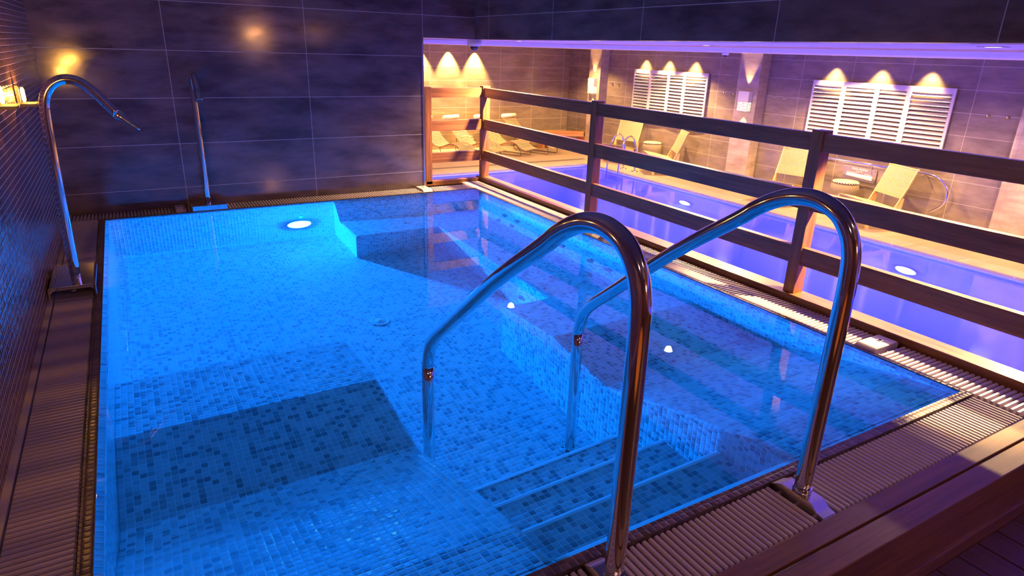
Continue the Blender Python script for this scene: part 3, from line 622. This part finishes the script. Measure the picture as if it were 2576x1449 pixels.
# ================================================================ SHUTTERS
def shutter(ys, label, zt=1.10, zb=-0.35):
    t = thing('louvred_shutter', label, 'shutter', (FX, (ys[0]+ys[-1])/2, zb), 'white louvred shutters on the far wall')
    for i, (ya, yb) in enumerate(zip(ys, ys[1:])):
        ya, yb = max(ya, yb), min(ya, yb)
        zig = 0.05
        xa, xb = (FX-0.06, FX-0.06-zig) if i % 2 == 0 else (FX-0.06-zig, FX-0.06)   # x at left (ya) and right (yb)
        L = math.hypot(ya-yb, xb-xa); ang = math.atan2(-(xb-xa), ya-yb)
        mw = Matrix.Translation((xa, ya, 0)) @ Matrix.Rotation(-math.pi/2 + math.atan2(xb-xa, ya-yb), 4, 'Z')
        s = BM(); bd = 0.055
        cbox(s, 0.002, bd, -0.02, 0.02, zb, zt, 0.003); cbox(s, L-bd, L-0.002, -0.02, 0.02, zb, zt, 0.003)
        cbox(s, bd, L-bd, -0.02, 0.02, zt-0.11, zt, 0.003); cbox(s, bd, L-bd, -0.02, 0.02, zb, zb+0.11, 0.003)
        bm2 = BM(); join(bm2, s, mw); p = obj('panel', bm2, 'white', t)
        s = BM(); n = 14
        for k in range(n):
            z = zb+0.15+(zt-zb-0.30)*k/(n-1); q = BM(); box(q, bd, L-bd, -0.040, 0.040, -0.005, 0.005)
            join(s, q, Matrix.Translation((0, 0, z)) @ Matrix.Rotation(R(38), 4, 'X'))
        bm2 = BM(); join(bm2, s, mw)
        o = obj('louvres', bm2, 'white', p); o.matrix_parent_inverse = (Matrix.Translation(t.location) @ p.matrix_parent_inverse).inverted()
shutter((16.22, 15.42, 14.69, 14.0, 13.18), 'white louvred shutter with four panels, left of the middle pier')
shutter((9.96, 9.15, 8.41, 7.71, 6.86), 'larger looking white louvred shutter with four panels, right of the middle pier')

# hooks
for i, (y, z) in enumerate(((17.32, 0.61), (17.01, 0.61), (12.59, 0.63), (12.26, 0.63), (11.01, 0.64), (10.69, 0.64), (6.24, 0.66), (5.91, 0.66))):
    t = thing('robe_hook', '%s round robe hook of the pair %s' % (('left', 'right')[i % 2], ('right of the left pier', 'left of the middle pier', 'right of the middle pier', 'right of the right shutter')[i//2]), 'hook', (FX, y, z), 'round robe hooks on the far wall')
    b = BM(); lathe(b, [(0.03, 0), (0.03, -0.01), (0.012, -0.015), (0.012, -0.05), (0.026, -0.055), (0.026, -0.07), (0.0, -0.072)], (FX, y, z), 'x', 16); obj('knob', b, 'steel', t)

# security cameras
def domecam(x, y, z, s, label):
    t = thing('dome_camera', label, 'security camera', (x, y, z), 'dome cameras on the ceiling')
    b = BM(); lathe(b, [(0.075*s, 0), (0.078*s, -0.035*s), (0.07*s, -0.055*s), (0.05*s, -0.06*s)], (x, y, z), 'z', 28); obj('housing', b, 'camwhite', t)
    b = BM(); lathe(b, [(0.044*s, -0.055*s), (0.042*s, -0.075*s), (0.032*s, -0.092*s), (0.016*s, -0.102*s), (0.004*s, -0.104*s)], (x, y, z), 'z', 24); obj('dome', b, 'camdome', t)
domecam(3.72, 7.34, CZ-0.004, 1.15, 'white dome camera hanging at the corner of the opening')
domecam(11.9, 11.0, CZ-0.015, 1.0, 'small white dome camera on the far ceiling left of the middle pier')

# handrail along wall with curved end, sign
t = thing('wall_handrail', 'pale steel handrail on the far wall with its end curving down', 'handrail', (FX, 8, -0.55))
b = BM(); tube(b, catmull([(13.62, 9.6, -0.55), (13.62, 8.4, -0.54), (13.62, 7.3, -0.53), (13.62, 6.98, -0.53), (13.62, 6.72, -0.58), (13.62, 6.54, -0.74), (13.62, 6.50, -0.93), (13.62, 6.56, -1.1), (13.62, 6.74, -1.26)], 6), 0.024, 14); obj('tube', b, 'chrome', t)
for y in (9.4, 8.2, 7.05):
    b = BM(); tube(b, [(13.62, y, -0.54), (13.7, y, -0.58), (FX, y, -0.58)], 0.010, 10); obj('bracket', b, 'steel', t)
t = thing('wall_sign', 'grey pool profile sign with white diagram on the far wall', 'sign', (FX-0.01, 8.45, -0.8))
b = BM(); cbox(b, FX-0.03, FX-0.012, 8.06, 8.84, -0.95, -0.65, 0.002); obj('panel', b, 'sign', t)
b = BM(); quad(b, (FX-0.032, 8.75, -0.86), (FX-0.032, 8.75, -0.80), (FX-0.032, 8.14, -0.80), (FX-0.032, 8.14, -0.895)); obj('profile_diagram', b, 'signtext', t)
def text(s, y, z, size, parent, name='lettering'):
    c = bpy.data.curves.new('t', 'FONT'); c.body = s; c.size = size; c.extrude = 0.0008; c.align_x = 'CENTER'
    o = bpy.data.objects.new('t', c); COL.objects.link(o); dg = bpy.context.evaluated_depsgraph_get(); me = bpy.data.meshes.new_from_object(o.evaluated_get(dg)); bpy.data.objects.remove(o)
    mw = Matrix.Translation((FX-0.033, y, z)) @ Matrix(((0, 0, -1, 0), (-1, 0, 0, 0), (0, 1, 0, 0), (0, 0, 0, 1)))
    bm = BM(); bm.from_mesh(me); bmesh.ops.transform(bm, matrix=mw, verts=bm.verts); return obj(name, bm, 'signtext', parent)
text('POOL PROFILE', 8.45, -0.715, 0.055, t); text('Length 15m', 8.45, -0.755, 0.03, t); text('SHALLOW END 1.0m', 8.62, -0.79, 0.026, t); text('DEEP END 1.5m', 8.24, -0.79, 0.026, t)
for y in (8.80, 8.10):
    for z in (-0.68, -0.92):
        b = BM(); lathe(b, [(0.012, 0), (0.012, -0.008), (0.0, -0.01)], (FX-0.03, y, z), 'x', 10); obj('screw', b, 'steel', t)

# ================================================================ WOVEN CHAIRS (local: x width, front towards -y)
def chair(label, loc, rotz):
    t = thing('lounge_chair', label, 'chair', (0, 0, 0), 'woven cord lounge chairs')
    W = 0.39
    for sx in (-1, 1):
        x = sx*W; b = BM()
        # back stile and rear leg, curved
        pr = catmull([(x, 0.62, 1.18), (x, 0.47, 0.80), (x, 0.34, 0.52), (x, 0.26, 0.36)], 4)
        tube(b, pr, 0.02, 8, rs=[(0.022, 0.016)]*len(pr)); obj('back_stile', b, 'oak', t)
        b = BM(); prism(b, [(0.40, 0.62), (0.44, 0.60), (0.42, 0.36), (0.50, 0.0), (0.42, 0.0), (0.30, 0.26), (0.16, 0.33), (0.20, 0.40), (0.34, 0.42)], 0, x-0.016, x+0.016); obj('leg', b, 'oak', t)
        b = BM(); prism(b, [(-0.40, 0.54), (-0.44, 0.50), (-0.36, 0.44), (-0.26, 0.0), (-0.20, 0.0), (-0.24, 0.36), (0.02, 0.35), (0.30, 0.32), (0.30, 0.40), (-0.10, 0.46)], 0, x-0.016, x+0.016); obj('leg', b, 'oak', t)
    b = BM(); P = [(0.60, 1.15), (0.535, 0.98), (0.465, 0.80), (0.40, 0.66), (0.375, 0.60)]
    prism(b, [(y-0.012, z) for y, z in P]+[(y+0.012, z) for y, z in P[::-1]], 0, -W-0.022, W+0.022); obj('backrest', b, 'weave', t)
    b = BM(); P = [(-0.42, 0.545), (-0.30, 0.52), (-0.05, 0.475), (0.14, 0.43), (0.30, 0.40)]
    prism(b, [(y, z+0.012) for y, z in P]+[(y, z-0.02) for y, z in P[::-1]], 0, -W-0.022, W+0.022); obj('seat', b, 'weave', t)
    b = BM(); tube(b, [(-W-0.03, 0.605, 1.16), (W+0.03, 0.605, 1.16)], 0.018, 8); tube(b, [(-W, 0.42, 0.12), (W, 0.42, 0.12)], 0.012, 8); obj('crossbar', b, 'oak', t)
    t.location = loc; t.rotation_euler = (0, 0, rotz); return t
def face(dx, dy): return math.atan2(dx, -dy)    # local -y points to (dx,dy)
c0 = chair('woven cord lounge chair behind the pool ladder', (13.0, 15.75, FZ), face(-0.9, -0.30))
dup(c0, (12.85, 13.75, FZ), face(-0.82, 0.50), 'woven cord lounge chair seen from the side, under the left shutter')
dup(c0, (12.85, 9.62, FZ), face(-0.92, -0.22), 'woven cord lounge chair partly hidden behind the near railing post')
dup(c0, (12.85, 7.55, FZ), face(-0.90, 0.36), 'woven cord lounge chair turned left, below the right shutter')
def stool(x, y, label):
    t = thing('drum_stool', label, 'stool', (x, y, FZ), 'drum shaped stools between the chairs')
    b = BM(); lathe(b, [(0.25, 0.0), (0.29, 0.07), (0.29, 0.26), (0.30, 0.48), (0.275, 0.60), (0.22, 0.66)], (x, y, FZ), 'z', 28); obj('body', b, 'basket', t)
    b = BM(); lathe(b, [(0.24, 0.655), (0.252, 0.67), (0.245, 0.685), (0.0, 0.695)], (x, y, FZ), 'z', 28); obj('top', b, 'pale', t)
    b = BM()
    for k in range(28):
        a = k*2*math.pi/28; lathe(b, [(0.011, -0.011), (0.014, 0), (0.011, 0.011)], (x+0.252*math.cos(a), y+0.252*math.sin(a), FZ+0.66), 'z', 6)
    obj('stud_trim', b, 'white', t)
    b = BM()
    for k in range(4):
        a = k*math.pi/2+0.3; lathe(b, [(0.10, 0.0), (0.085, 0.012)], (x+0.286*math.cos(a), y+0.286*math.sin(a), FZ+0.20), frame_for((math.cos(a), math.sin(a), 0)), 16)
    obj('opening', b, 'gully', t)
stool(13.5, 14.85, 'dark drum stool with pale top between the two left chairs')
stool(13.35, 8.45, 'dark drum stool with pale top between the two right chairs')

# ================================================================ SLATTED LOUNGERS at the end wall (local: head at +y)
def lounger(label, loc, rotz):
    t = thing('sun_lounger', label, 'sun lounger', (0, 0, 0), 'slatted sun loungers at the end wall')
    S = catmull([(0, 0.95, 1.02), (0, 0.70, 0.78), (0, 0.42, 0.50), (0, 0.20, 0.34), (0, 0.0, 0.30), (0, -0.22, 0.36), (0, -0.45, 0.44), (0, -0.68, 0.40), (0, -0.90, 0.27), (0, -1.08, 0.22)], 5)
    W = 0.33; b = BM(); n = 44
    acc = [0]
    for p, q in zip(S, S[1:]): acc.append(acc[-1]+(q-p).length)
    for k in range(n):
        d = acc[-1]*(k+0.5)/n; i = max(j for j in range(len(acc)-1) if acc[j] <= d); f = (d-acc[i])/(acc[i+1]-acc[i]); p = S[i].lerp(S[i+1], f); tn = (S[i+1]-S[i]).normalized()
        q = BM(); box(q, -W, W, -0.012, 0.012, -0.009, 0.009); join(b, q, Matrix.Translation(p) @ Matrix.Rotation(math.atan2(tn.z, tn.y), 4, 'X'))
    obj('slats', b, 'pale', t)
    for sx in (-1, 1):
        b = BM(); tube(b, [p+Vector((sx*(W-0.05), 0, -0.02)) for p in S], 0.013, 8); obj('side_rail', b, 'teak', t)
        b = BM(); x = sx*(W-0.06); tube(b, catmull([(x, 0.45, 0.50), (x, 0.50, 0.2), (x, 0.42, 0.015), (x, 0.0, 0.012), (x, -0.70, 0.012), (x, -0.86, 0.03), (x, -0.85, 0.15), (x, -0.66, 0.38)], 4), 0.009, 8); obj('leg', b, 'blackwire', t)
    t.location = loc; t.rotation_euler = (0, 0, rotz); return t
l0 = lounger('slatted sun lounger at the far left beside the wall end', (8.45, 18.55, FZ), R(24))
dup(l0, (9.35, 18.45, FZ), R(24), 'slatted sun lounger left of the corner post, with a towel roll on its head')
dup(l0, (10.45, 18.45, FZ), R(24), 'slatted sun lounger just right of the corner post')
dup(l0, (11.5, 18.5, FZ), R(24), 'slatted sun lounger nearest the curved bench, with a striped towel roll')
def towel(x, y, z, label):
    t = thing('towel_roll', label, 'towel', (x, y, z), 'rolled towels on the lounger heads')
    b = BM(); tube(b, [(x-0.30, y-0.10, z), (x+0.30, y+0.12, z)], 0.065, 16); obj('roll', b, 'towel', t)
    b = BM(); tube(b, [(x-0.318, y-0.107, z), (x-0.30, y-0.10, z)], 0.045, 16); obj('end_fold', b, 'towel', t)
for i, (x, y) in enumerate(((8.45, 18.55), (9.35, 18.45), (10.45, 18.45), (11.5, 18.5))):
    hx, hy = x-math.sin(R(24))*0.93, y+math.cos(R(24))*0.93
    towel(hx, hy, FZ+1.08, 'rolled cream towel on the head of the %s slatted lounger from the left' % ('first', 'second', 'third', 'fourth')[i])
def pot(x, y, s, label, m):
    t = thing('side_table', label, 'side table', (x, y, FZ), 'pierced barrel side tables by the loungers')
    b = BM(); lathe(b, [(0.19*s, 0), (0.21*s, 0.05), (0.25*s, 0.30), (0.24*s, 0.40), (0.18*s, 0.46)], (x, y, FZ), 'z', 24); obj('body', b, m, t)
    b = BM()
    for k in range(6):
        a = k*math.pi/3+0.4; lathe(b, [(0.05*s, 0), (0.04*s, 0.012)], (x+0.243*s*math.cos(a), y+0.243*s*math.sin(a), FZ+0.30), frame_for((math.cos(a), math.sin(a), 0)), 14)
    obj('opening', b, 'gully', t)
    b = BM(); lathe(b, [(0.20*s, 0.45), (0.21*s, 0.47), (0.0, 0.48)], (x, y, FZ), 'z', 24); obj('top', b, 'pale', t)
pot(9.50, 19.25, 1.0, 'yellow glazed pierced side table between the left two loungers', 'pot')
pot(11.75, 19.3, 1.0, 'dark pierced side table behind the rightmost lounger', 'basket')
# curved bench
t = thing('curved_bench', 'curved orange teak slatted bench in the far corner', 'bench', (13.0, 18.9, FZ))
b = BM(); n = 40; cxx, cyy, r0, r1 = 11.9, 16.4, 2.45, 2.95; zt = FZ+0.55
def pol(r, a): return (cxx+r*math.cos(a), cyy+r*math.sin(a))
a0, a1 = R(84), R(50)
for k in range(n):
    aa = a0+(a1-a0)*k/n; ab = a0+(a1-a0)*(k+0.86)/n
    prism(b, [pol(r0, aa), pol(r0, ab), pol(r1, ab), pol(r1, aa)], 2, zt-0.03, zt)
obj('seat_slats', b, 'teak', t)
b = BM()
for r in (r0+0.01, r1-0.04):
    for k in range(n):
        aa = a0+(a1-a0)*k/n; ab = a0+(a1-a0)*(k+1)/n
        prism(b, [pol(r, aa), pol(r, ab), pol(r+0.03, ab), pol(r+0.03, aa)], 2, zt-0.13, zt-0.031)
obj('apron', b, 'teak', t)
for aa in (a0-0.03, (a0+a1)/2, a1+0.03):
    p = pol((r0+r1)/2, aa); b = BM(); box(b, p[0]-0.04, p[0]+0.04, p[1]-0.2, p[1]+0.2, FZ, zt-0.131); obj('leg', b, 'teak', t)

# ================================================================ POOL LADDER
t = thing('pool_ladder', 'steel pool ladder with twin hoops on the far pool edge', 'ladder', (PX1, 14.4, FZ))
for y in (14.62, 14.12):
    b = BM(); tube(b, catmull([(PX1+0.42, y, FZ), (PX1+0.42, y, FZ+0.35), (PX1+0.38, y, FZ+0.75), (PX1+0.22, y, FZ+0.98), (PX1+0.02, y, FZ+0.93), (PX1-0.10, y, FZ+0.70), (PX1-0.16, y, FZ+0.30), (PX1-0.18, y, FZ-0.2), (PX1-0.18, y, FZ-0.9)], 6), 0.026, 14); obj('hoop', b, 'chrome', t)
    b = BM(); lathe(b, [(0.10, 0.012), (0.10, 0.02), (0.05, 0.035), (0.04, 0.035)], (PX1+0.42, y, FZ-0.008), 'z', 20); obj('flange', b, 'steel', t)
for z in (-0.12, -0.42, -0.72):
    b = BM(); cbox(b, PX1-0.23, PX1-0.13, 14.14, 14.60, FZ+z-0.02, FZ+z+0.02, 0.006); obj('tread', b, 'steel', t)
